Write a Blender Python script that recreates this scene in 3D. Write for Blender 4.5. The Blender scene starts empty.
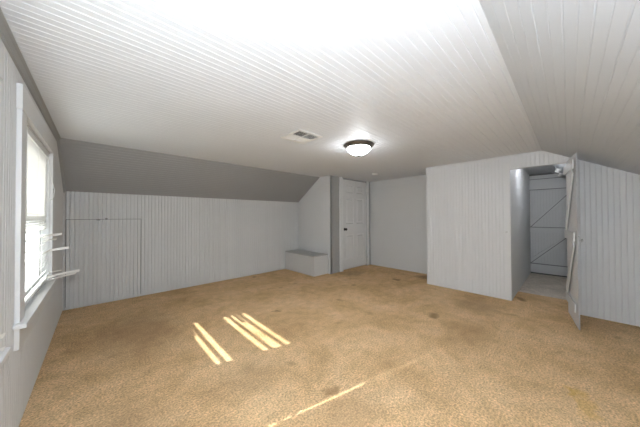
import bpy, bmesh, math, random
from mathutils import Vector, Matrix
random.seed(7)
scn = bpy.context.scene
col = scn.collection

# ------------------------------------------------------------------ camera
YAW, PITCH, ROLL, FPX, EYE = 0.7568, 0.0122, -0.004, 235.385, 1.27
def cam_axes():
    F = Vector((math.sin(YAW), math.cos(YAW), 0)); R = Vector((math.cos(YAW), -math.sin(YAW), 0)); U = Vector((0, 0, 1))
    c, s = math.cos(PITCH), math.sin(PITCH); F, U = c*F + s*U, -s*F + c*U
    c, s = math.cos(ROLL), math.sin(ROLL); R, U = c*R + s*U, -s*R + c*U
    return R, U, F
R_, U_, F_ = cam_axes()
cd = bpy.data.cameras.new('camera'); cam = bpy.data.objects.new('camera', cd); col.objects.link(cam)
m = Matrix((R_, U_, -F_)).transposed().to_4x4(); m.translation = (0, 0, EYE)
cam.matrix_world = m
cd.sensor_width = 36; cd.sensor_fit = 'HORIZONTAL'; cd.lens = 36*FPX/640; cd.clip_start = 0.02
scn.camera = cam

# ------------------------------------------------------------------ world, sun, exposure
SUN_DIR = Vector((1.0, -0.25, -0.65)).normalized()          # the way the sunlight travels
w = bpy.data.worlds.new('world'); scn.world = w; w.use_nodes = True
nt = w.node_tree; nt.nodes.clear()
sky = nt.nodes.new('ShaderNodeTexSky'); sky.sky_type = 'NISHITA'; sky.sun_disc = False
sky.sun_elevation = math.asin(-SUN_DIR.z); sky.sun_rotation = math.radians(-75)
hs = nt.nodes.new('ShaderNodeHueSaturation'); hs.inputs['Saturation'].default_value = 0.25
bg = nt.nodes.new('ShaderNodeBackground'); bg.inputs['Strength'].default_value = 0.36
wo = nt.nodes.new('ShaderNodeOutputWorld')
hz = nt.nodes.new('ShaderNodeMixRGB'); hz.inputs[0].default_value = 0.8; hz.inputs[2].default_value = (0.80, 0.90, 1.0, 1)   # thin bright haze over the blue
nt.links.new(sky.outputs[0], hs.inputs['Color']); nt.links.new(hs.outputs[0], hz.inputs[1]); nt.links.new(hz.outputs[0], bg.inputs[0]); nt.links.new(bg.outputs[0], wo.inputs[0])
sd = bpy.data.lights.new('sun', 'SUN'); sd.energy = 2.9; sd.angle = math.radians(0.53); sd.color = (1, 0.96, 0.9)
so = bpy.data.objects.new('sun', sd); col.objects.link(so); so.location = (-6, 4, 6)
so.rotation_euler = SUN_DIR.to_track_quat('-Z', 'Y').to_euler()
BOWL_GLOW, FILL_GLOBE_GLOW, FILL_BULB_GLOW = 9.5, 48.0, 40.0        # lit ceiling bowl, added fill globe, added closet bulb
scn.view_settings.view_transform = 'Standard'; scn.view_settings.look = 'None'
scn.view_settings.gamma = 1; scn.view_settings.use_curve_mapping = False
scn.view_settings.exposure = 2.5

# ------------------------------------------------------------------ dimensions
XL, XR, XF, XS = -0.3425, 4.4916, 5.2307, 3.7277
YK, YC, YD, YR, YR2, YN = 4.749, 3.948, 3.613, 1.843, 0.251, -0.85
ZC = 2.1734; KL = 0.677; KR = 0.55
XB, YO0, YO1, ZO = 6.955, 0.006, 0.602, 1.968               # closet: back, opening, opening head
P = 0.046; G = 0.0060                                        # bead pitch, groove depth
def roof(y):
    if y > YC: return ZC - KL*(y - YC)
    if y < YR2: return ZC - KR*(YR2 - y)
    return ZC

# ------------------------------------------------------------------ materials
def mat(name, base, rough=0.6, metal=0.0, noise=0.0, nscale=6.0, bump=0.0, bscale=200.0, spec=0.5, sub=None):
    M = bpy.data.materials.new(name); M.use_nodes = True; n = M.node_tree.nodes; l = M.node_tree.links
    b = n['Principled BSDF']; b.inputs['Base Color'].default_value = (*base, 1); b.inputs['Roughness'].default_value = rough
    b.inputs['Metallic'].default_value = metal; b.inputs['Specular IOR Level'].default_value = spec
    tc = n.new('ShaderNodeTexCoord')
    nz = n.new('ShaderNodeTexNoise'); nz.inputs['Scale'].default_value = nscale; nz.inputs['Detail'].default_value = 5
    l.new(tc.outputs['Object'], nz.inputs['Vector'])
    mx = n.new('ShaderNodeMixRGB'); mx.blend_type = 'MIX'
    mx.inputs[1].default_value = (*[c*(1-noise) for c in base], 1); mx.inputs[2].default_value = (*[min(1, c*(1+noise)) for c in base], 1)
    l.new(nz.outputs['Fac'], mx.inputs[0]); l.new(mx.outputs[0], b.inputs['Base Color'])
    if bump:
        n2 = n.new('ShaderNodeTexNoise'); n2.inputs['Scale'].default_value = bscale; n2.inputs['Detail'].default_value = 3
        l.new(tc.outputs['Object'], n2.inputs['Vector'])
        bp = n.new('ShaderNodeBump'); bp.inputs['Strength'].default_value = bump; bp.inputs['Distance'].default_value = 0.002
        l.new(n2.outputs['Fac'], bp.inputs['Height']); l.new(bp.outputs['Normal'], b.inputs['Normal'])
    return M
M_wall = mat('painted_beadboard', (0.64, 0.64, 0.635), 0.5, noise=0.03, nscale=3, bump=0.15, bscale=60, spec=0.3)
M_ceil = mat('painted_ceiling_boards', (0.73, 0.755, 0.79), 0.5, noise=0.02, nscale=2, bump=0.12, bscale=50, spec=0.3)
M_slope = mat('painted_slope_boards', (0.57, 0.595, 0.625), 0.5, noise=0.03, nscale=3, bump=0.15, bscale=60, spec=0.3)
M_slope_shade = mat('shaded_slope_boards', (0.35, 0.35, 0.35), 0.5, noise=0.03, nscale=3, bump=0.15, bscale=60, spec=0.3)  # darker copy of the slope paint, carries the left slope's shade
M_plain = mat('plain_grey_wall_paint', (0.64, 0.64, 0.635), 0.5, noise=0.02, nscale=3, spec=0.3)
M_narrow_shade = mat('shaded_wall_paint', (0.39, 0.39, 0.388), 0.5, noise=0.02, nscale=3, spec=0.3)  # wall paint darkened for the shade on the narrow door wall
M_white_board = mat('white_beadboard', (0.69, 0.69, 0.69), 0.45, noise=0.02, nscale=3, bump=0.15, bscale=60, spec=0.3)
M_trim = mat('white_trim_paint', (0.66, 0.66, 0.655), 0.35, noise=0.02)
M_door = mat('white_door_paint', (0.74, 0.74, 0.735), 0.4, noise=0.02)
M_crown = mat('grey_crown_paint', (0.33, 0.33, 0.32), 0.5, noise=0.05)
M_black = mat('black_metal', (0.012, 0.012, 0.012), 0.4, 0.6)
M_nickel = mat('dark_brushed_nickel', (0.16, 0.15, 0.14), 0.35, 0.9, noise=0.1, nscale=30)
M_steel = mat('satin_steel', (0.55, 0.55, 0.53), 0.35, 0.9)
M_white = mat('white_enamel', (0.82, 0.82, 0.81), 0.3)
M_dark = mat('dark_backing', (0.12, 0.12, 0.12), 0.8)
M_gap_shade = mat('gap_shade_grey', (0.22, 0.22, 0.22), 0.8)  # grey standing in for shade beside rails and braces
M_porc = mat('white_porcelain', (0.88, 0.88, 0.86), 0.2)
M_out = mat('pale_gravel', (0.34, 0.34, 0.33), 0.9, noise=0.2, nscale=2)
M_cord = mat('white_cord', (0.75, 0.75, 0.72), 0.6)

def carpet(name, c_dark, c_mid, c_light, pale=None):
    M = bpy.data.materials.new(name); M.use_nodes = True; n = M.node_tree.nodes; l = M.node_tree.links
    b = n['Principled BSDF']; b.inputs['Roughness'].default_value = 0.95; b.inputs['Specular IOR Level'].default_value = 0.1
    tc = n.new('ShaderNodeTexCoord')
    def noise(scale, detail, rough=0.5, dist=0.0):
        z = n.new('ShaderNodeTexNoise'); z.inputs['Scale'].default_value = scale; z.inputs['Detail'].default_value = detail
        z.inputs['Roughness'].default_value = rough; z.inputs['Distortion'].default_value = dist
        l.new(tc.outputs['Object'], z.inputs['Vector']); return z
    def ramp(src, stops):
        r = n.new('ShaderNodeValToRGB'); e = r.color_ramp.elements
        e[0].position, e[0].color = stops[0][0], (*stops[0][1], 1); e[1].position, e[1].color = stops[-1][0], (*stops[-1][1], 1)
        for p, c in stops[1:-1]:
            k = e.new(p); k.color = (*c, 1)
        l.new(src, r.inputs[0]); return r
    def mix(kind, fac, a, bb):
        x = n.new('ShaderNodeMixRGB'); x.blend_type = kind
        if isinstance(fac, float): x.inputs[0].default_value = fac
        else: l.new(fac, x.inputs[0])
        l.new(a, x.inputs[1])
        if isinstance(bb, tuple): x.inputs[2].default_value = (*bb, 1)
        else: l.new(bb, x.inputs[2])
        return x.outputs[0]
    big = ramp(noise(1.6, 4, 0.6, 0.4).outputs['Fac'], [(0.3, c_dark), (0.5, c_mid), (0.72, c_light)]).outputs[0]
    midn = ramp(noise(9, 5, 0.65).outputs['Fac'], [(0.30, (0.84,)*3), (0.62, (1.06,)*3)]).outputs[0]
    fine = ramp(noise(75, 3, 0.7).outputs['Fac'], [(0.3, (0.52,)*3), (0.7, (1.42,)*3)]).outputs[0]
    c = mix('MULTIPLY', 1.0, big, midn); c = mix('MULTIPLY', 1.0, c, fine)
    # small brown spots of dirt, each in its own place
    spots = ramp(noise(2.7, 2, 0.4).outputs['Fac'], [(0.69, (0, 0, 0)), (0.76, (1, 1, 1))]).outputs[0]
    c = mix('MIX', spots, c, tuple(x*0.62 for x in c_dark))
    def blot(x, y, rx, ry, colr, k):
        nonlocal c
        mp = n.new('ShaderNodeMapping'); mp.inputs['Location'].default_value = (-x/rx, -y/ry, 0); mp.inputs['Scale'].default_value = (1/rx, 1/ry, 0)
        dn = noise(7, 3); va = n.new('ShaderNodeVectorMath'); va.operation = 'MULTIPLY_ADD'
        va.inputs[1].default_value = (0.3, 0.3, 0); l.new(dn.outputs['Color'], va.inputs[0]); l.new(tc.outputs['Object'], va.inputs[2])
        sb = n.new('ShaderNodeVectorMath'); sb.operation = 'SUBTRACT'; sb.inputs[1].default_value = (0.15, 0.15, 0)
        l.new(va.outputs[0], sb.inputs[0]); l.new(sb.outputs[0], mp.inputs['Vector'])
        ln = n.new('ShaderNodeVectorMath'); ln.operation = 'LENGTH'; l.new(mp.outputs[0], ln.inputs[0])
        r = ramp(ln.outputs['Value'], [(0.35, (k,)*3), (1.0, (0, 0, 0))]).outputs[0]
        c = mix('MIX', r, c, colr)
    if not pale:
        blot(2.49, -0.02, 0.09, 0.055, (0.55, 0.33, 0.06), 0.55)      # yellow-orange stain near the camera's right
        blot(2.34, -0.07, 0.14, 0.055, (0.55, 0.33, 0.06), 0.4)
        blot(4.95, 2.05, 0.22, 0.25, (0.13, 0.085, 0.045), 0.55)     # dark patch by the far wall
        blot(4.15, 3.3, 0.35, 0.25, (0.20, 0.13, 0.07), 0.4)
        blot(0.35, 3.3, 0.5, 0.9, (0.24, 0.15, 0.08), 0.45)
        blot(3.9, 0.9, 0.45, 0.35, (0.30, 0.21, 0.13), 0.4)
        blot(1.75, 2.72, 0.05, 0.05, (0.22, 0.14, 0.07), 0.7)
        blot(0.9, 1.75, 0.4, 0.25, (0.27, 0.17, 0.09), 0.3); blot(1.25, 1.23, 0.10, 0.05, (0.30, 0.17, 0.08), 0.6); blot(2.9, 0.75, 0.5, 0.3, (0.38, 0.24, 0.12), 0.35); blot(1.2, 1.0, 0.3, 0.2, (0.36, 0.22, 0.11), 0.35); blot(0.1, 1.6, 0.35, 0.6, (0.30, 0.19, 0.10), 0.4)
        # slow change to the pale, worn runner that leads into the closet
        sx = n.new('ShaderNodeSeparateXYZ'); l.new(tc.outputs['Object'], sx.inputs[0])
        mr = n.new('ShaderNodeMapRange'); mr.inputs['From Min'].default_value = 4.1; mr.inputs['From Max'].default_value = 5.1
        l.new(sx.outputs['X'], mr.inputs['Value'])
    l.new(c, b.inputs['Base Color'])
    bp = n.new('ShaderNodeBump'); bp.inputs['Strength'].default_value = 0.9; bp.inputs['Distance'].default_value = 0.01
    l.new(noise(110, 4, 0.7).outputs['Fac'], bp.inputs['Height']); l.new(bp.outputs['Normal'], b.inputs['Normal'])
    return M
M_carpet = carpet('tan_carpet', (0.58, 0.38, 0.195), (0.72, 0.485, 0.265), (0.80, 0.565, 0.33))
M_carpet2 = carpet('pale_closet_carpet', (0.62, 0.54, 0.45), (0.72, 0.64, 0.55), (0.78, 0.70, 0.61), pale=True)

def glass_mat():
    M = bpy.data.materials.new('window_glass'); M.use_nodes = True; n = M.node_tree.nodes; l = M.node_tree.links; n.clear()
    o = n.new('ShaderNodeOutputMaterial'); t = n.new('ShaderNodeBsdfTransparent'); g = n.new('ShaderNodeBsdfGlossy'); g.inputs['Roughness'].default_value = 0.02
    x = n.new('ShaderNodeMixShader'); x.inputs[0].default_value = 0.06; t.inputs[0].default_value = (0.95, 0.97, 0.96, 1)
    l.new(t.outputs[0], x.inputs[1]); l.new(g.outputs[0], x.inputs[2]); l.new(x.outputs[0], o.inputs[0]); return M
M_glass = glass_mat()
def slat_mat():
    M = bpy.data.materials.new('white_vinyl_slat'); M.use_nodes = True; n = M.node_tree.nodes; l = M.node_tree.links; n.clear()
    o = n.new('ShaderNodeOutputMaterial'); d = n.new('ShaderNodeBsdfDiffuse'); t = n.new('ShaderNodeBsdfTranslucent')
    d.inputs[0].default_value = (0.80, 0.80, 0.79, 1); t.inputs[0].default_value = (0.88, 0.87, 0.84, 1)
    x = n.new('ShaderNodeMixShader'); x.inputs[0].default_value = 0.10
    l.new(d.outputs[0], x.inputs[1]); l.new(t.outputs[0], x.inputs[2]); l.new(x.outputs[0], o.inputs[0]); return M
M_slat = slat_mat()
def bowl_mat():
    M = bpy.data.materials.new('lit_alabaster_glass'); M.use_nodes = True; n = M.node_tree.nodes; l = M.node_tree.links
    b = n['Principled BSDF']; b.inputs['Base Color'].default_value = (0.8, 0.79, 0.76, 1); b.inputs['Roughness'].default_value = 0.25
    tc = n.new('ShaderNodeTexCoord'); z = n.new('ShaderNodeTexNoise'); z.inputs['Scale'].default_value = 9; z.inputs['Detail'].default_value = 6; z.inputs['Distortion'].default_value = 1.5
    l.new(tc.outputs['Object'], z.inputs['Vector'])
    r = n.new('ShaderNodeValToRGB'); e = r.color_ramp.elements; e[0].position = 0.35; e[0].color = (0.74, 0.77, 0.80, 1); e[1].position = 0.65; e[1].color = (0.93, 0.97, 1.0, 1)
    l.new(z.outputs['Fac'], r.inputs[0]); l.new(r.outputs[0], b.inputs['Emission Color']); b.inputs['Emission Strength'].default_value = BOWL_GLOW
    return M
M_bowl = bowl_mat()
def glow_mat(name, strength, c):
    M = mat(name, (0.85, 0.85, 0.83), 0.3); b = M.node_tree.nodes['Principled BSDF']
    b.inputs['Emission Color'].default_value = (*c, 1); b.inputs['Emission Strength'].default_value = strength; return M
M_fill_globe = glow_mat('fill_opal_globe', FILL_GLOBE_GLOW, (0.84, 0.92, 1.0))
M_fill_bulb = glow_mat('fill_bulb', FILL_BULB_GLOW, (0.92, 0.95, 1.0))

# ------------------------------------------------------------------ helpers
def obj(name, bm, m_, parent=None, smooth=False):
    me = bpy.data.meshes.new(name); bmesh.ops.recalc_face_normals(bm, faces=bm.faces); bm.to_mesh(me); bm.free()
    me.materials.append(m_)
    if smooth:
        for p in me.polygons: p.use_smooth = True
    o = bpy.data.objects.new(name, me); col.objects.link(o)
    if parent: o.parent = parent
    return o
def tag(o, label, cat, group=None, kind=None):
    o['label'] = label; o['category'] = cat
    if group: o['group'] = group
    if kind: o['kind'] = kind
    return o
def empty(name, loc, label, cat, group=None, kind=None, rz=0):
    o = bpy.data.objects.new(name, None); col.objects.link(o); o.location = loc; o.rotation_euler = (0, 0, rz)
    o.empty_display_size = 0.1
    return tag(o, label, cat, group, kind)
def box(bm, a, b, bevel=0.0, M=None):
    x0, y0, z0 = a; x1, y1, z1 = b
    r = bmesh.ops.create_cube(bm, size=1); vs = r['verts']
    for v in vs:
        v.co = Vector(((x0+x1)/2 + v.co.x*(x1-x0), (y0+y1)/2 + v.co.y*(y1-y0), (z0+z1)/2 + v.co.z*(z1-z0)))
    if bevel:
        es = list({e for v in vs for e in v.link_edges})
        rr = bmesh.ops.bevel(bm, geom=es, offset=bevel, segments=2, affect='EDGES', profile=0.6)
        vs = list({v for f in rr['faces'] for v in f.verts} | {v for v in vs if v.is_valid})
    if M is not None:
        for v in vs: v.co = M @ v.co
    return vs
def lathe(bm, prof, loc=(0, 0, 0), seg=40, M=None):
    rings = []
    for r, z in prof:
        if r < 1e-6: rings.append([bm.verts.new((0, 0, z))])
        else: rings.append([bm.verts.new((r*math.cos(2*math.pi*i/seg), r*math.sin(2*math.pi*i/seg), z)) for i in range(seg)])
    for a, b in zip(rings, rings[1:]):
        for i in range(seg):
            j = (i+1) % seg
            q = [a[i % len(a)], a[j % len(a)], b[j % len(b)], b[i % len(b)]]
            q = list(dict.fromkeys(q))
            if len(q) > 2: bm.faces.new(q)
    T = M if M is not None else Matrix.Translation(loc)
    for ring in rings:
        for v in ring: v.co = T @ v.co
def tube(bm, pts, r, seg=8):
    pts = [Vector(p) for p in pts]; rings = []
    for i, p in enumerate(pts):
        d = (pts[min(i+1, len(pts)-1)] - pts[max(i-1, 0)]).normalized()
        a = d.orthogonal().normalized() if i == 0 else (rings_a - d*rings_a.dot(d)).normalized()
        rings_a = a; b = d.cross(a)
        rings.append([bm.verts.new(p + r*(math.cos(2*math.pi*k/seg)*a + math.sin(2*math.pi*k/seg)*b)) for k in range(seg)])
    for a, b in zip(rings, rings[1:]):
        for k in range(seg): bm.faces.new([a[k], a[(k+1) % seg], b[(k+1) % seg], b[k]])
    bm.faces.new(rings[0]); bm.faces.new(list(reversed(rings[-1])))
def bead(bm, O, S, T, N, s0, s1, lo, hi, thick=0.03, gw=0.0055, gd=G, alt=False, breaks=()):
    """Tongue-and-groove boards: a slab whose face (towards N) carries a V groove every P along S.
       lo(s), hi(s) give its ends along T."""
    O, S, T, N = Vector(O), Vector(S), Vector(T), Vector(N)
    pr = [(s0, 0)]
    k = math.floor(s0/P)
    while k*P < s1 + P:
        c = k*P; d = gd*(0.65 if (alt and k % 2) else 1.0); gg = gw*(0.7 if (alt and k % 2) else 1.0)
        for a, h in ((c-gg, 0), (c-gg*0.35, -d), (c+gg*0.35, -d), (c+gg, 0)):
            if s0+1e-4 < a < s1-1e-4: pr.append((a, h))
        k += 1
    for b_ in breaks:
        if s0 < b_ < s1: pr.append((b_, 0))
    pr.append((s1, 0)); pr.sort()
    def p(s, t, h): return O + S*s + T*t + N*h
    V = [[bm.verts.new(p(s, lo(s), h)), bm.verts.new(p(s, hi(s), h)), bm.verts.new(p(s, hi(s), -thick)), bm.verts.new(p(s, lo(s), -thick))] for s, h in pr]
    for a, b in zip(V, V[1:]):
        for i in range(4):
            j = (i+1) % 4; bm.faces.new([a[i], a[j], b[j], b[i]])
    bm.faces.new(V[0]); bm.faces.new(list(reversed(V[-1])))
C0 = lambda v: (lambda s: v)
def struct(name, bm, m_, label, cat): return tag(obj(name, bm, m_), label, cat, kind='structure')
X, Y, Z = (1, 0, 0), (0, 1, 0), (0, 0, 1)
nX, nY, nZ = (-1, 0, 0), (0, -1, 0), (0, 0, -1)

# ------------------------------------------------------------------ floor
bm = bmesh.new(); box(bm, (XL-0.14, YN-0.05, -0.04), (5.13, YK+0.04, 0)); box(bm, (5.13, 0.70, -0.04), (XF+0.10, YK+0.04, 0))
struct('floor', bm, M_carpet, 'mottled tan carpet with stains, covering the attic room', 'floor')
bm = bmesh.new(); box(bm, (5.13, -0.2, -0.04), (XB+0.25, 0.70, 0.001))
struct('floor', bm, M_carpet2, 'pale greyish carpet inside the open closet', 'floor')
bm = bmesh.new(); box(bm, (-60, -60, -3.2), (60, 60, -3.0)); 
tag(obj('ground', bm, M_out), 'pale ground outside below the windows', 'ground', kind='structure')

# ------------------------------------------------------------------ ceilings (boards run along x)
bm = bmesh.new(); bead(bm, (0, 0, ZC), Y, X, nZ, YR2, YC, C0(XL-0.02), lambda s: XF+0.03 if s > 0.62 else XF+0.03, thick=0.03, alt=True, gw=0.0045, gd=0.0040)
struct('ceiling', bm, M_ceil, 'flat white board ceiling between the two slopes', 'ceiling')
def slope_panel(name, y0, k, sgn, length, label, x1, mm=None):
    S = Vector((0, sgn, -k)).normalized(); N = Vector((0, -sgn*k, -1)).normalized()
    bm = bmesh.new(); bead(bm, (0, y0, ZC), S, X, N, 0, length, C0(XL-0.02), C0(x1), thick=0.03, alt=(sgn < 0), gw=0.0040, gd=0.0022)
    return struct(name, bm, mm or M_slope, label, 'sloped ceiling')
slope_panel('ceiling_left', YC, KL, 1, (YK-YC)*math.hypot(1, KL)+0.02, 'sloped board ceiling above the wall with the access hatch, shade painted in', XS+0.02, M_slope_shade)
slope_panel('ceiling_right', YR2, KR, -1, (YR2-YN)*math.hypot(1, KR)+0.03, 'sloped board ceiling above the open closet door', XR+0.02)
# closet roof
bm = bmesh.new(); box(bm, (XF+0.0, YR2, ZC+0.005), (XB+0.04, 0.64, ZC+0.03)); box(bm, (XR, YR2, ZC+0.031), (XF+0.01, 0.64, ZC+0.05))
struct('ceiling_closet', bm, M_slope, 'low boarded ceiling inside the open closet', 'ceiling')
S = Vector((0, -1, -KR)).normalized(); N = Vector((0, KR, -1)).normalized()
bm = bmesh.new(); bead(bm, (0, YR2, ZC), S, X, N, 0, 0.5, C0(XR+0.03), C0(XB+0.02), thick=0.03)
struct('ceiling_closet', bm, M_slope, 'sloped boards low over the right of the closet inside', 'sloped ceiling')

# ------------------------------------------------------------------ walls
# left gable wall, with two window holes
WY = [(2.30, 3.49), (0.41, 1.65)]      # holes along y
WZ0, WZ1 = 0.64, 1.90
bm = bmesh.new()
def gw(a, b, lo, hi): bead(bm, (XL, 0, 0), Y, Z, X, a, b, lo, hi, thick=0.12, breaks=(YR2, YC))
top = lambda s: roof(s) + 0.0
gw(YN, WY[1][0], C0(-0.02), top); gw(WY[1][0], WY[1][1], C0(-0.02), C0(WZ0)); gw(WY[1][0], WY[1][1], C0(WZ1), top)
gw(WY[1][1], WY[0][0], C0(-0.02), top); gw(WY[0][0], WY[0][1], C0(-0.02), C0(WZ0)); gw(WY[0][0], WY[0][1], C0(WZ1), top)
gw(WY[0][1], YK+0.0, C0(-0.02), top)
struct('wall_left', bm, M_wall, 'grey beadboard gable wall that holds the windows', 'wall')
# knee wall with hatch opening
HX0, HX1, HZ0, HZ1 = -0.318, 0.512, 0.03, 1.236
kz = roof(YK)
bm = bmesh.new()
def kw(a, b, lo, hi): bead(bm, (0, YK, 0), X, Z, nY, a, b, C0(lo), C0(hi), gw=0.0065, gd=0.010)
kw(XL-0.0, HX0-0.003, -0.02, kz); kw(HX0-0.003, HX1+0.003, HZ1+0.006, kz); kw(HX0-0.003, HX1+0.003, -0.02, HZ0-0.003); kw(HX1+0.003, XS+0.01, -0.02, kz)
struct('wall_back', bm, M_wall, 'low white beadboard wall under the left slope', 'wall')
bm = bmesh.new(); box(bm, (HX0-0.05, YK+0.034, -0.02), (HX1+0.05, YK+0.05, HZ1+0.05))
struct('trim_1', bm, M_dark, 'dark backing behind the gaps of the access hatch', 'trim')  # dark sheet put in for the shade in the hatch gaps
# slanted end wall
bm = bmesh.new(); bead(bm, (XS, 0, 0), Y, Z, nX, YD, YK, C0(-0.02), top, thick=0.03, breaks=(YC,), gd=0.0025)
struct('wall_slanted', bm, M_plain, 'white end wall with a slanted top beside the bench box', 'wall')
# wall with six-panel door: pieces left, right
DX0, DX1, DZ = 4.125, 5.075, 2.155
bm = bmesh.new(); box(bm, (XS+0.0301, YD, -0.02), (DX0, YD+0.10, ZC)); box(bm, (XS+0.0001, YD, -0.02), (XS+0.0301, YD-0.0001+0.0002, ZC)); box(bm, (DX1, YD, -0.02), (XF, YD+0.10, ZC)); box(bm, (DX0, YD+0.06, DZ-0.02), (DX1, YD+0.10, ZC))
struct('wall_door', bm, M_narrow_shade, 'narrow wall around the six-panel door', 'wall')
bm = bmesh.new(); bead(bm, (XF, 0, 0), Y, Z, nX, YR-0.1, YD+0.1, C0(-0.02), C0(ZC+0.0), gw=0.0025, gd=0.001)
struct('wall_far', bm, M_plain, 'plain grey wall at the back of the recess', 'wall')
# closet wall (right)
bm = bmesh.new()
def cw(a, b, lo, hi): bead(bm, (XR, 0, 0), Y, Z, nX, a, b, lo, hi, thick=0.09, breaks=(YR2,), gw=0.0048, gd=0.0045)
cw(YO1, YR, C0(-0.02), top); cw(YO0, YO1, C0(ZO), top); cw(YN, YO0, C0(-0.02), top)
struct('wall_right', bm, M_white_board, 'white beadboard wall with the closet opening', 'wall')
bm = bmesh.new(); box(bm, (XR+0.0901, YR-0.06, -0.02), (XF, YR, ZC))
struct('wall_recess', bm, M_wall, 'side wall of the recess behind the closet wall', 'wall')
bm = bmesh.new(); bead(bm, (0, YN, 0), X, Z, Y, XL-0.1, XR+0.09, C0(-0.02), C0(roof(YN)+0.02))
struct('wall_near', bm, M_wall, 'low beadboard wall behind the camera side', 'wall')
# closet interior
bm = bmesh.new(); bead(bm, (0, YO1+0.001, 0), X, Z, nY, XR+0.0901, XB+0.02, C0(-0.02), C0(ZC+0.004))
struct('wall_closet_left', bm, M_wall, 'boarded side wall inside the open closet', 'wall')
bm = bmesh.new(); box(bm, (XR+0.0901, YO0-0.13, -0.02), (XB+0.02, YO0-0.10, 2.06))
struct('wall_closet_right', bm, M_wall, 'side wall hidden behind the open closet door', 'wall')
bm = bmesh.new(); box(bm, (XB+0.021, YO0-0.13, -0.02), (XB+0.05, YO1+0.04, ZC+0.03))
struct('wall_closet_back', bm, M_dark, 'wall closing the back of the closet', 'wall')  # wall coloured dark so the gap under the plank door reads as shade

# crown moulding along the left wall / ceiling
bm = bmesh.new()
prof = [(0, 0), (0.034, 0), (0.034, -0.008), (0.022, -0.014), (0.012, -0.030), (0.012, -0.040), (0, -0.044)]
def moulding(bm, prof, y0, y1, zf):
    V = [[bm.verts.new((XL+a, y, zf(y)+b)) for a, b in prof] for y in (y0, y1)]
    for i in range(len(prof)):
        j = (i+1) % len(prof); bm.faces.new([V[0][i], V[0][j], V[1][j], V[1][i]])
    bm.faces.new(V[0]); bm.faces.new(list(reversed(V[1])))
moulding(bm, prof, YR2, YC, lambda y: ZC-0.001)
struct('trim_2', bm, M_crown, 'dark grey crown moulding where gable wall meets flat ceiling', 'trim')
bm = bmesh.new(); moulding(bm, [(0, 0), (0.022, 0), (0.016, -0.012), (0, -0.026)], YC, YK-0.001, lambda y: roof(y)-0.003)
struct('trim_3', bm, M_crown, 'thin grey moulding up the edge of the left slope', 'trim')
# corner strip by the closet opening and header strip
bm = bmesh.new(); box(bm, (XR-0.008, YO1+0.004, 0), (XR-0.0002, YO1+0.055, ZO+0.03), 0.002)
struct('trim_4', bm, M_white_board, 'narrow white strip at the left side of the closet opening', 'trim')
bm = bmesh.new(); box(bm, (XR-0.005, YR-0.03, 0.001), (XR-0.0002, YR, ZC-0.002), 0.0015)
struct('trim_5', bm, M_white_board, 'white corner strip on the outer edge of the closet wall', 'trim')
bm = bmesh.new(); box(bm, (XS-0.006, YD, 0.001), (XS-0.0002, YD+0.03, ZC-0.002), 0.0015)
struct('trim_6', bm, M_wall, 'white corner strip on the outer edge of the slanted wall', 'trim')

# ------------------------------------------------------------------ windows
def window(n, y0, y1, where):
    root = empty('window_%d' % n, (XL, y0, WZ0), 'white framed sash window ' + where, 'window', kind='structure')
    W = y1-y0; H = WZ1-WZ0
    cw_ = 0.125
    def part(name, fn, m_=M_trim, par=root):
        b = bmesh.new(); fn(b); return obj(name, b, m_, par)
    part('side_casing', lambda b: box(b, (0.0002, -cw_, 0.025), (0.0205, -0.0, H), 0.002))
    part('side_casing', lambda b: box(b, (0.0002, W, 0.025), (0.0205, W+cw_, H), 0.002))
    part('head_casing', lambda b: box(b, (0.0002, -cw_-0.008, H+0.0), (0.024, W+cw_+0.008, H+0.145), 0.002))
    def stool(b):
        box(b, (0.0002, -cw_-0.04, 0.0), (0.052, W+cw_+0.04, 0.025), 0.005); box(b, (-0.10, 0.0, 0.0005), (0.0, W, 0.0245))
    part('window_sill', stool)
    part('apron', lambda b: box(b, (0.0002, -cw_, -0.13), (0.020, W+cw_, -0.0005), 0.002))
    def jamb(b):
        box(b, (-0.119, 0.0005, 0.026), (-0.0005, 0.014, H-0.0005)); box(b, (-0.119, W-0.014, 0.026), (-0.0005, W-0.0005, H-0.0005)); box(b, (-0.119, 0.0145, H-0.014), (-0.0005, W-0.0145, H-0.0005))
    part('window_frame', jamb)
    def sash(x, z0, z1):
        def f(b):
            s = 0.070
            box(b, (x, 0.015, z0), (x+0.03, 0.015+s, z1)); box(b, (x, W-0.015-s, z0), (x+0.03, W-0.015, z1))
            box(b, (x, 0.015+s, z0), (x+0.03, W-0.015-s, z0+0.05)); box(b, (x, 0.015+s, z1-0.04), (x+0.03, W-0.015-s, z1))
        sh = part('sash', f)
        g = bmesh.new(); box(g, (x+0.013, 0.015+s0, z0+0.05), (x+0.017, W-0.015-s0, z1-0.04)); obj('pane', g, M_glass, sh)
    s0 = 0.070
    mid = 0.026 + (H-0.04)/2
    sash(-0.084, 0.026, mid+0.02); sash(-0.117, mid-0.02, H-0.015)
    return root
window(1, WY[0][0], WY[0][1], 'beside the hatch corner, full height in view')
window(2, WY[1][0], WY[1][1], 'at the left edge, only a sliver of its casing in view')

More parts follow.
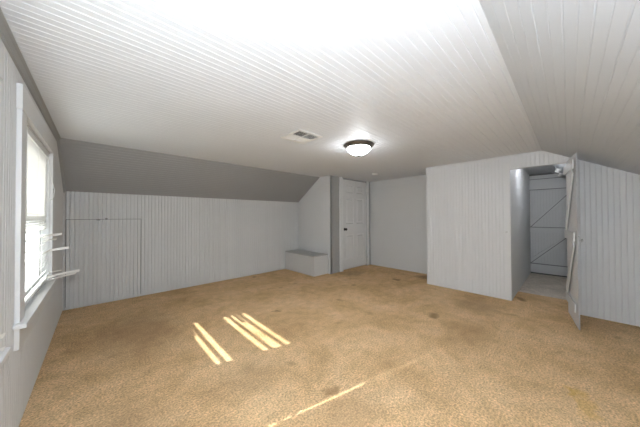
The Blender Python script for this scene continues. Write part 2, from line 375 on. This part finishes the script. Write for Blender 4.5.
# ------------------------------------------------------------------ venetian blinds
def slat_bm(L, wdt=0.025, curve=0.0022, bend=0.0, sag=0.0, nseg=14):
    """slat lying along +y, width along x, gently crowned"""
    b = bmesh.new(); n = 4; V = []
    for j in range(nseg+1):
        t = j/nseg; y = L*t; row = []
        for i in range(n+1):
            u = i/n - 0.5
            row.append(b.verts.new((u*wdt, y, curve*(1-4*u*u) + bend*t*t - sag*math.sin(math.pi*t))))
        V.append(row)
    for r0, r1 in zip(V, V[1:]):
        for i in range(n): b.faces.new([r0[i], r0[i+1], r1[i+1], r1[i]])
    return b
TILT = math.radians(49)   # inner edge raised
def blind(y0, y1, label, gaps, loose, stack=7, trim=0.020):
    """gaps: slat numbers that dropped out of the ladder; loose: (z, swing, end lift, roll)"""
    bx = XL + 0.0     # centre of slats: just inside the wall plane
    root = empty('venetian_blind', (bx, y0, WZ0), label, 'window blind', 'white slatted blinds in the gable windows')
    W = y1-y0; H = WZ1-WZ0
    L = W-0.020-trim
    hb = bmesh.new(); box(hb, (-0.032, 0.016, H-0.060), (-0.004, W-0.016, H-0.018), 0.003); obj('headrail', hb, M_white, root)
    top_z = H-0.075; pitch = 0.0205
    base = slat_bm(L); me = None; k = 0; z = top_z; first = None
    while z > 0.078 + stack*0.006:
        if k not in gaps:
            if first is None:
                o = obj('slat', base, M_slat, root, smooth=True); first = o
            else:
                o = first.copy(); col.objects.link(o); o.parent = root
            o.location = (-0.018, 0.020, z + random.uniform(-0.0008, 0.0008)); o.rotation_euler = (random.uniform(-0.0012, 0.0012), -TILT + random.uniform(-0.05, 0.05), random.uniform(-0.001, 0.001))
        k += 1; z -= pitch
    # collapsed slats lying on one another at the bottom
    for i in range(stack):
        o = first.copy(); col.objects.link(o); o.parent = root
        o.location = (-0.018, 0.020, 0.062 + i*0.0065); o.rotation_euler = (random.uniform(-0.004, 0.004), -0.2+random.uniform(-0.12, 0.12), 0)
    rb = bmesh.new(); box(rb, (-0.030, 0.020, 0.036), (-0.005, W-0.020, 0.050), 0.002); obj('bottom_rail', rb, M_white, root)
    # (height at the blind, y where it leaves the blind, tip x, tip y, tip height, roll)
    for (zz, ys, tx, ty, tz, roll) in loose:
        b = bmesh.new(); V = []; hw = 0.0125; a0 = Vector((-0.002, ys-0.30, zz-WZ0)); a1 = Vector((0.004, ys, zz-WZ0)); a2 = Vector((tx*0.35+0.01, ys+(ty-ys)*0.75, (zz*0.6+tz*0.4)-WZ0)); a3 = Vector((tx, ty, tz-WZ0))
        n = 18
        for k in range(n+1):
            t = k/n
            if t < 0.5: p = a0.lerp(a1, t*2); 
            else:
                u = (t-0.5)*2; p = a1*(1-u)**2 + a2*2*u*(1-u) + a3*u*u
            V.append(p)
        rows = []
        for k, p in enumerate(V):
            d = (V[min(k+1, n)]-V[max(k-1, 0)]).normalized(); side = d.cross(Vector((0, 0, 1))).normalized(); rl = TILT + (roll-TILT)*min(1, k/n*1.3)
            wv = (Vector((0, 0, 1))*math.sin(rl) + side*math.cos(rl)); nv = d.cross(wv)
            rows.append([b.verts.new(p + wv*hw*q + nv*0.0022*(1-q*q)) for q in (-1, -0.5, 0, 0.5, 1)])
        for r0, r1 in zip(rows, rows[1:]):
            for q in range(4): b.faces.new([r0[q], r0[q+1], r1[q+1], r1[q]])
        o = obj('loose_slat', b, M_slat, root, smooth=True)
        o['label'] = 'loose slat sticking out of the blind into the room'
    for yy in (0.16, W/2, W-0.16):
        for xx in (-0.0315, -0.0045):
            cb = bmesh.new(); tube(cb, [(xx, yy, H-0.06), (xx, yy, 0.05)], 0.0009, 6); obj('ladder_cord', cb, M_cord, root)
    cb = bmesh.new()
    yy = W-0.10
    tube(cb, [(0.003, yy, H-0.06), (0.010, yy+0.01, H-0.20), (0.024, yy+0.05, H-0.30), (0.034, yy+0.08, H-0.36), (0.030, yy+0.07, H-0.43), (0.012, yy+0.02, H-0.47), (0.0035, yy, H-0.44), (0.003, yy-0.01, H-0.22), (0.001, yy-0.01, H-0.06)], 0.0022, 8)
    obj('pull_cord', cb, M_cord, root, smooth=True)
    cb = bmesh.new(); tube(cb, [(0.003, 0.12, H-0.06), (0.006, 0.12, H-0.62)], 0.0035, 8); obj('tilt_wand', cb, M_white, root, smooth=True)
    return root
asin = math.asin
blind(WY[0][0], WY[0][1], 'white slatted blind on the fully visible window, broken slats jutting into the room',
      gaps={33, 34, 36, 37, 38, 40, 41, 50, 51, 53, 54}, stack=2,
loose=[(1.10, 1.10, 0.082, 1.19, 1.105, 1.2), (1.06, 1.10, 0.045, 1.18, 1.055, 0.7), (0.955, 1.08, 0.130, 1.19, 0.965, 1.3), (0.75, 1.05, 0.080, 1.17, 0.745, 0.6), (0.715, 1.02, 0.210, 1.19, 0.722, 1.25), (0.685, 1.02, 0.185, 1.17, 0.700, 0.9)])
blind(WY[1][0], WY[1][1], 'white slatted blind at the left edge, only its lower end in view',
      gaps=set(), trim=0.1145, stack=3, loose=[(0.82, 1.15, 0.030, 1.30, 0.82, 1.2), (0.76, 1.15, 0.045, 1.31, 0.75, 1.2), (0.70, 1.15, 0.045, 1.31, 0.69, 1.2), (0.63, 1.15, 0.035, 1.30, 0.60, 1.2)])

# ------------------------------------------------------------------ access hatch
root = empty('door_1', (HX0, YK, HZ0), 'square beadboard access hatch low in the wall under the left slope', 'hatch', kind='structure')
b = bmesh.new(); bead(b, (-HX0, -0.002, -HZ0), X, Z, nY, HX0+0.004, HX1-0.005, C0(HZ0), C0(HZ1), thick=0.02, gw=0.0075, gd=0.011)
obj('hatch_panel', b, M_wall, root)
b = bmesh.new(); box(b, (0.40, -0.012, HZ1-HZ0-0.004), (0.425, -0.0025, HZ1-HZ0+0.022), 0.002); box(b, (0.305, -0.010, HZ1-HZ0-0.012), (0.345, -0.0025, HZ1-HZ0+0.004), 0.002)
o = obj('turn_latch', b, M_nickel, root); o['label'] = 'small dark turn latch on the top edge'

# ------------------------------------------------------------------ bench box in the corner
BX0, BY0, BZ = 3.318, 3.700, 0.430
root = empty('bench_box', (BX0, BY0, 0), 'low white boxed-in bench in the corner between back wall and slanted wall', 'box')
b = bmesh.new(); box(b, (0, 0, 0.0), (XS-BX0-0.001, YK-BY0-0.001, BZ-0.018), 0.003); obj('box_body', b, M_wall, root)
b = bmesh.new(); box(b, (-0.006, -0.006, BZ-0.018), (XS-BX0-0.001, YK-BY0-0.001, BZ), 0.003); o = obj('box_lid', b, mat('grey_lid_paint', (0.42, 0.42, 0.41), 0.5, noise=0.05), root); o['label'] = 'grey painted flat top'

# ------------------------------------------------------------------ six-panel door
root = empty('door_2', (DX0, YD, 0), 'white six-panel door with a black knob at the back of the room', 'door', kind='structure')
def dpart(name, fn, m_=M_trim, par=root, smooth=False):
    b = bmesh.new(); fn(b); return obj(name, b, m_, par, smooth)
DW = DX1-DX0
dpart('side_casing', lambda b: (box(b, (-0.105, -0.022, 0.001), (-0.0, -0.0002, ZC-0.001), 0.003), box(b, (-0.014, -0.027, 0.001), (-0.0, -0.0222, ZC-0.001))), M_door)
dpart('side_casing', lambda b: (box(b, (DW, -0.022, 0.001), (DW+0.09, -0.0002, ZC-0.001), 0.003), box(b, (DW, -0.027, 0.001), (DW+0.014, -0.0222, ZC-0.001))), M_door)
sl0, sl1 = 0.008, DW-0.008
def slab(b):
    T0 = 0.004      # face of slab (y), recessed panels go deeper
    z0, z1 = 0.022, 2.135
    w_ = sl1-sl0; st = 0.12; mu = 0.11
    pw = (w_-2*st-mu)/2
    cols = [(sl0+st, sl0+st+pw), (sl0+st+pw+mu, sl1-st)]
    rows = [(0.22, 0.83), (1.09, 1.70), (1.83, 2.03)]
    xs = sorted({sl0, sl1, *[c for p in cols for c in p]}); zs = sorted({z0, z1, *[c for p in rows for c in p]})
    for i in range(len(xs)-1):
        for j in range(len(zs)-1):
            x0, x1, a, c = xs[i], xs[i+1], zs[j], zs[j+1]
            if (x0, x1) in cols and (a, c) in rows:
                def loop(ins, y): return [b.verts.new((x0+ins, y, a+ins)), b.verts.new((x1-ins, y, a+ins)), b.verts.new((x1-ins, y, c-ins)), b.verts.new((x0+ins, y, c-ins))]
                Ls = [loop(0, T0), loop(0.012, T0+0.011), loop(0.030, T0+0.011), loop(0.050, T0+0.003)]
                for p, q in zip(Ls, Ls[1:]):
                    for k in range(4): b.faces.new([p[k], p[(k+1) % 4], q[(k+1) % 4], q[k]])
                b.faces.new(Ls[-1])
            else:
                b.faces.new([b.verts.new(v) for v in ((x0, T0, a), (x1, T0, a), (x1, T0, c), (x0, T0, c))])
    # back and edges
    for q in (((sl0, T0, z0), (sl0, T0, z1), (sl0, T0+.035, z1), (sl0, T0+.035, z0)), ((sl1, T0, z0), (sl1, T0, z1), (sl1, T0+.035, z1), (sl1, T0+.035, z0)),
              ((sl0, T0, z1), (sl1, T0, z1), (sl1, T0+.035, z1), (sl0, T0+.035, z1)), ((sl0, T0, z0), (sl1, T0, z0), (sl1, T0+.035, z0), (sl0, T0+.035, z0)),
              ((sl0, T0+.035, z0), (sl1, T0+.035, z0), (sl1, T0+.035, z1), (sl0, T0+.035, z1))):
        b.faces.new([b.verts.new(v) for v in q])
    bmesh.ops.remove_doubles(b, verts=b.verts, dist=0.0004)
leaf = dpart('door_leaf', slab, M_door)
def knob(b):
    Mx = Matrix.Translation((sl0+0.075, 0.004, 0.965)) @ Matrix.Rotation(math.radians(90), 4, 'X')
    lathe(b, [(0, 0), (0.034, 0), (0.034, 0.006), (0.012, 0.010), (0.011, 0.030), (0.022, 0.036), (0.030, 0.048), (0.028, 0.060), (0.016, 0.068), (0, 0.070)], M=Mx, seg=24)
o = dpart('door_knob', knob, M_black, smooth=True); o['label'] = 'black round knob'
for hz in (0.30, 1.90):
    dpart('hinge', lambda b: (box(b, (sl1-0.012, -0.004, hz), (sl1+0.008, 0.0036, hz+0.09), 0.001), ), M_steel)
bm = bmesh.new(); box(bm, (DX0-0.12, YD+0.13, -0.02), (DX1+0.10, YD+0.15, ZC+0.02))
struct('wall_behind_door', bm, M_wall, 'wall surface behind the closed six-panel door', 'wall')
dpart('door_stop', lambda b: (box(b, (0.001, 0.042, 0.001), (0.02, 0.055, DZ)), box(b, (DW-0.02, 0.042, 0.001), (DW-0.001, 0.055, DZ))), M_trim)

# ------------------------------------------------------------------ closet plank door, standing open
ang = math.atan2(-0.07-0.012, 3.855-(XR-0.005))
HXp, HYp = XR-0.006, 0.012
CW_, CH = 0.632, 1.958
root = empty('door_3', (HXp, HYp, 0.010), 'narrow plank closet door with diagonal braces, standing open into the room', 'door', kind='structure', rz=ang)
# local: +x runs from hinge to the free edge; inner face (towards the opening) looks to local -y
def cp(name, fn, m_=M_white_board, par=root, smooth=False):
    b = bmesh.new(); fn(b); return obj(name, b, m_, par, smooth)
def planks(b):
    bead(b, (0, 0.0, 0), X, Z, Y, 0.0, CW_, C0(0.0), C0(CH), thick=0.011)
    bead(b, (0, -0.0111, 0), X, Z, nY, 0.0, CW_, C0(0.0), C0(CH), thick=0.0109)
cp('door_boards', planks, M_white_board)
fy0, fy1 = -0.036, -0.0225
rails = [(0.17, 0.27), (0.97, 1.065), (1.79, 1.89)]
for a, c in rails:
    cp('door_rail', lambda b: box(b, (0.012, fy0, a), (CW_-0.035, fy1, c), 0.002))
def brace(p, q, wd, y0, y1):
    def f(b):
        d = Vector((q[0]-p[0], 0, q[1]-p[1])); L = d.length; a = math.atan2(d.z, d.x)
        Mx = Matrix.Translation((p[0], 0, p[1])) @ Matrix.Rotation(-a, 4, 'Y')
        box(b, (0, y0, -wd/2), (L, y1, wd/2), 0.002, M=Mx)
    return f
cp('door_brace', brace((0.07, 1.09), (CW_-0.09, 1.765), 0.085, fy0, fy1))
cp('door_brace', brace((0.07, 0.30), (CW_-0.09, 0.94), 0.085, fy0, fy1))
def latch(b):
    box(b, (CW_-0.075, 0.0004, 0.955), (CW_-0.010, 0.006, 1.01), 0.001)
    Mx = Matrix.Translation((CW_-0.045, 0.006, 0.98)) @ Matrix.Rotation(math.radians(-90), 4, 'X')
    lathe(b, [(0, 0), (0.009, 0), (0.007, 0.015), (0.016, 0.022), (0.017, 0.030), (0, 0.036)], M=Mx, seg=16)
o = cp('latch_knob', latch, M_steel, smooth=False); o['label'] = 'small metal latch and knob'
def hook(b): tube(b, [(CW_-0.0, -0.006, 1.02), (CW_+0.012, -0.004, 1.03), (CW_+0.018, 0.004, 1.015), (CW_+0.012, 0.012, 1.0)], 0.003, 8)
cp('hook', hook, M_steel, smooth=True)
for hz in (0.23, 1.84):
    cp('hinge', lambda b: box(b, (-0.003, 0.0003, hz-0.035), (0.05, 0.003, hz+0.035), 0.0008), M_door)

# back of the closet: braced plank panel
root = empty('door_4', (XB, YO0-0.09, 0.03), 'grey plank door with diagonal braces closing the back of the closet', 'door', kind='structure')
W4 = YO1-(YO0-0.09)-0.004
y_ = lambda y: y-(YO0-0.09)
b = bmesh.new(); bead(b, (0, 0, 0), Y, Z, nX, 0.0, W4, C0(0.0), C0(2.11), thick=0.018, gw=0.003, gd=0.002); obj('door_boards', b, M_wall, root)
def bp_(name, fn):
    b = bmesh.new(); fn(b); return obj(name, b, M_wall, root)
bp_('door_rail', lambda b: box(b, (-0.034, 0, 1.83-0.03), (-0.0003, W4, 2.02), 0.003))
bp_('door_rail', lambda b: box(b, (-0.034, 0, 0.91-0.03), (-0.0003, W4, 1.005-0.03), 0.003))
bp_('door_rail', lambda b: box(b, (-0.034, 0, 0.03), (-0.0003, W4, 0.19), 0.003))
def ybrace(p, q, wd):
    def f(b):
        d = Vector((0, q[0]-p[0], q[1]-p[1])); L = d.length; a = math.atan2(d.z, d.y)
        Mx = Matrix.Translation((0, p[0], p[1])) @ Matrix.Rotation(a, 4, 'X')
        box(b, (-0.030, 0, -wd/2), (-0.0003, L, wd/2), 0.003, M=Mx)
    return f
bp_('door_brace', ybrace((y_(0.02), 1.73-0.03-0.05), (y_(0.57), 1.02+0.02), 0.09))
bp_('door_brace', ybrace((y_(0.02), 0.86-0.03-0.06), (y_(0.57), 0.26), 0.09))

# dark strips standing in for shadow gaps along the rails and braces
def shade_strip(p, q):
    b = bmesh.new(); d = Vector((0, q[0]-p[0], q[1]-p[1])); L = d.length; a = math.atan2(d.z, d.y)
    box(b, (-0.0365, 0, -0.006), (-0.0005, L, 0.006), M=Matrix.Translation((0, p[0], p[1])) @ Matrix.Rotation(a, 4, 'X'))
    o = obj('gap_shade', b, M_gap_shade, root); o['label'] = 'dark strip standing in for shade between boards'
for z_ in (2.025, 1.80, 0.985, 0.195): shade_strip((0.0, z_), (W4, z_))
shade_strip((y_(0.0), 1.69), (y_(0.59), 0.985)); shade_strip((y_(0.0), 0.83), (y_(0.59), 0.205))
# two white porcelain knobs on the closet's slope
for i, (x, y) in enumerate(((5.986, 0.116), (6.50, 0.095))):
    N = Vector((0, KR, -1)).normalized(); Mx = Matrix.Translation((x, y, roof(y))) @ N.to_track_quat('Z', 'X').to_matrix().to_4x4()
    b = bmesh.new(); lathe(b, [(0, 0.0005), (0.045, 0.0005), (0.05, 0.012), (0.03, 0.022), (0.024, 0.034), (0.038, 0.044), (0.040, 0.058), (0.026, 0.068), (0, 0.070)], M=Mx, seg=24)
    tag(obj('porcelain_knob', b, M_porc, smooth=True), ['white porcelain knob under the closet roof, nearer the opening', 'white porcelain knob under the closet roof, nearer the back door'][i], 'knob', 'porcelain knobs inside the closet')
# added bulb, hidden behind the header, to brighten the closet
root = empty('fill_bulb_holder', (5.28, 0.27, ZC-0.0005), 'added unseen fill bulb in a white holder on the closet ceiling, just inside the opening', 'light')
b = bmesh.new(); lathe(b, [(0, 0), (0.045, 0), (0.05, -0.012), (0.03, -0.022), (0.024, -0.030), (0, -0.030)], seg=24); obj('holder', b, M_porc, root, smooth=True)
b = bmesh.new(); lathe(b, [(0, -0.0302), (0.012, -0.031), (0.016, -0.040), (0.028, -0.055), (0.030, -0.066), (0.022, -0.080), (0, -0.088)], seg=24); obj('bulb', b, M_fill_bulb, root, smooth=True)

# hook on the closet wall beside the opening
b = bmesh.new(); box(b, (XR-0.0125, 0.640, 1.012), (XR-0.0085, 0.665, 1.032), 0.001); tube(b, [(XR-0.012, 0.652, 1.022), (XR-0.026, 0.652, 1.018), (XR-0.030, 0.652, 1.030)], 0.0025, 8)
tag(obj('wall_hook', b, M_steel), 'tiny metal catch on the strip left of the closet opening', 'hook')
# ribbed plate on the far wall
b = bmesh.new(); box(b, (XF-0.004, 2.215, 0.975), (XF-0.0002, 2.40, 1.275), 0.001)
for k in range(4): box(b, (XF-0.009, 2.235+k*0.042, 0.985), (XF-0.0041, 2.258+k*0.042, 1.262), 0.0015)
tag(obj('ribbed_plate', b, M_plain), 'small ribbed painted plate on the grey recess wall beside the closet corner', 'wall plate')

# ------------------------------------------------------------------ ceiling light
LX, LY = 2.39, 1.815
root = empty('ceiling_light', (LX, LY, ZC-0.0015), 'round flush-mount ceiling light with dark metal rim and glowing bowl', 'ceiling light')
b = bmesh.new(); lathe(b, [(0, 0), (0.185, 0), (0.190, -0.006), (0.186, -0.014), (0.172, -0.022), (0.168, -0.030), (0.160, -0.038), (0.150, -0.044), (0.143, -0.044), (0.143, -0.030), (0.0, -0.030)], seg=56)
o = obj('metal_rim', b, M_nickel, root, smooth=True)
b = bmesh.new(); prof = [(0.142, -0.036)]
for i in range(1, 13):
    t = i/12*math.pi/2; prof.append((0.142*math.cos(t), -0.040-0.090*math.sin(t)))
prof[-1] = (0, -0.130)
lathe(b, prof, seg=56); o = obj('glass_bowl', b, M_bowl, root, smooth=True); o['label'] = 'frosted alabaster glass bowl'
b = bmesh.new(); lathe(b, [(0, -0.128), (0.020, -0.129), (0.021, -0.134), (0.010, -0.139), (0.008, -0.146), (0, -0.150)], seg=24); obj('finial', b, M_nickel, root, smooth=True)
# small clips that hold the bowl
for k in range(3):
    a = math.radians(200+120*k); b = bmesh.new(); lathe(b, [(0, 0.010), (0.008, 0.008), (0.009, -0.004), (0, -0.010)], loc=(0.160*math.cos(a), 0.160*math.sin(a), -0.053), seg=12); obj('bowl_clip', b, M_steel, root, smooth=True)

# added globe above the camera, out of view, as fill for the room
root = empty('fill_globe_light', (0.05, -0.03, roof(-0.03)-0.045), 'added opal globe fill light over the near end of the room, out of view', 'ceiling light')
b = bmesh.new(); lathe(b, [(0, 0), (0.065, 0), (0.065, -0.012), (0.02, -0.03), (0.012, -0.035), (0.012, -0.295), (0.035, -0.305), (0.038, -0.335), (0, -0.335)], seg=32); obj('stem', b, M_nickel, root, smooth=True)
b = bmesh.new(); lathe(b, [(max(0.0, 0.1*math.sin(t*math.pi/16)), -0.425+0.1*math.cos(t*math.pi/16)) for t in range(17)], seg=32); obj('glass_globe', b, M_fill_globe, root, smooth=True)

# ------------------------------------------------------------------ ceiling vent
root = empty('ceiling_vent', (1.50, 1.90, ZC-0.001), 'square white louvred ceiling vent near the ceiling light', 'vent')
b = bmesh.new()
def frame(b, x0, y0, x1, y1, t, z0, z1):
    for a, c in (((x0, y0, z0), (x1, y0+t, z1)), ((x0, y1-t, z0), (x1, y1, z1)), ((x0, y0+t, z0), (x0+t, y1-t, z1)), ((x1-t, y0+t, z0), (x1, y1-t, z1))): box(b, a, c, 0.001)
frame(b, 0, 0, 0.345, 0.345, 0.032, -0.009, -0.0002)
box(b, (0.165, 0.033, -0.008), (0.180, 0.312, -0.001)); box(b, (0.033, 0.165, -0.008), (0.164, 0.180, -0.001)); box(b, (0.181, 0.165, -0.008), (0.312, 0.180, -0.001))
obj('vent_frame', b, M_white, root)
b = bmesh.new(); box(b, (0.02, 0.02, -0.0012), (0.325, 0.325, -0.0002)); obj('vent_backing', b, M_dark, root)
for qx in range(2):
    for qy in range(2):
        b = bmesh.new(); x0 = 0.034+qx*0.148; y0 = 0.034+qy*0.148
        for k in range(9):
            p = 0.008+k*0.0145
            if (qx+qy) % 2 == 0:
                Mx = Matrix.Translation((x0+p, y0, -0.005)) @ Matrix.Rotation(math.radians(-35 if qx == 0 else 35), 4, 'Y'); box(b, (-0.0045, 0, -0.0005), (0.0045, 0.130, 0.0005), M=Mx)
            else:
                Mx = Matrix.Translation((x0, y0+p, -0.005)) @ Matrix.Rotation(math.radians(35 if qy == 0 else -35), 4, 'X'); box(b, (0, -0.0045, -0.0005), (0.130, 0.0045, 0.0005), M=Mx)
        obj('louvre', b, M_white, root)

# ------------------------------------------------------------------ smoke detector
root = empty('smoke_detector', (4.26, 2.80, ZC-0.0015), 'small round white smoke detector on the ceiling before the six-panel door', 'smoke detector')
b = bmesh.new(); lathe(b, [(0, 0), (0.066, 0), (0.068, -0.010), (0.066, -0.012), (0, -0.012)], seg=32); obj('base', b, M_white, root, smooth=True)
b = bmesh.new(); lathe(b, [(0.060, -0.0122), (0.062, -0.022), (0.050, -0.036), (0.020, -0.040), (0, -0.040)], seg=32); obj('cover', b, M_white, root, smooth=True)
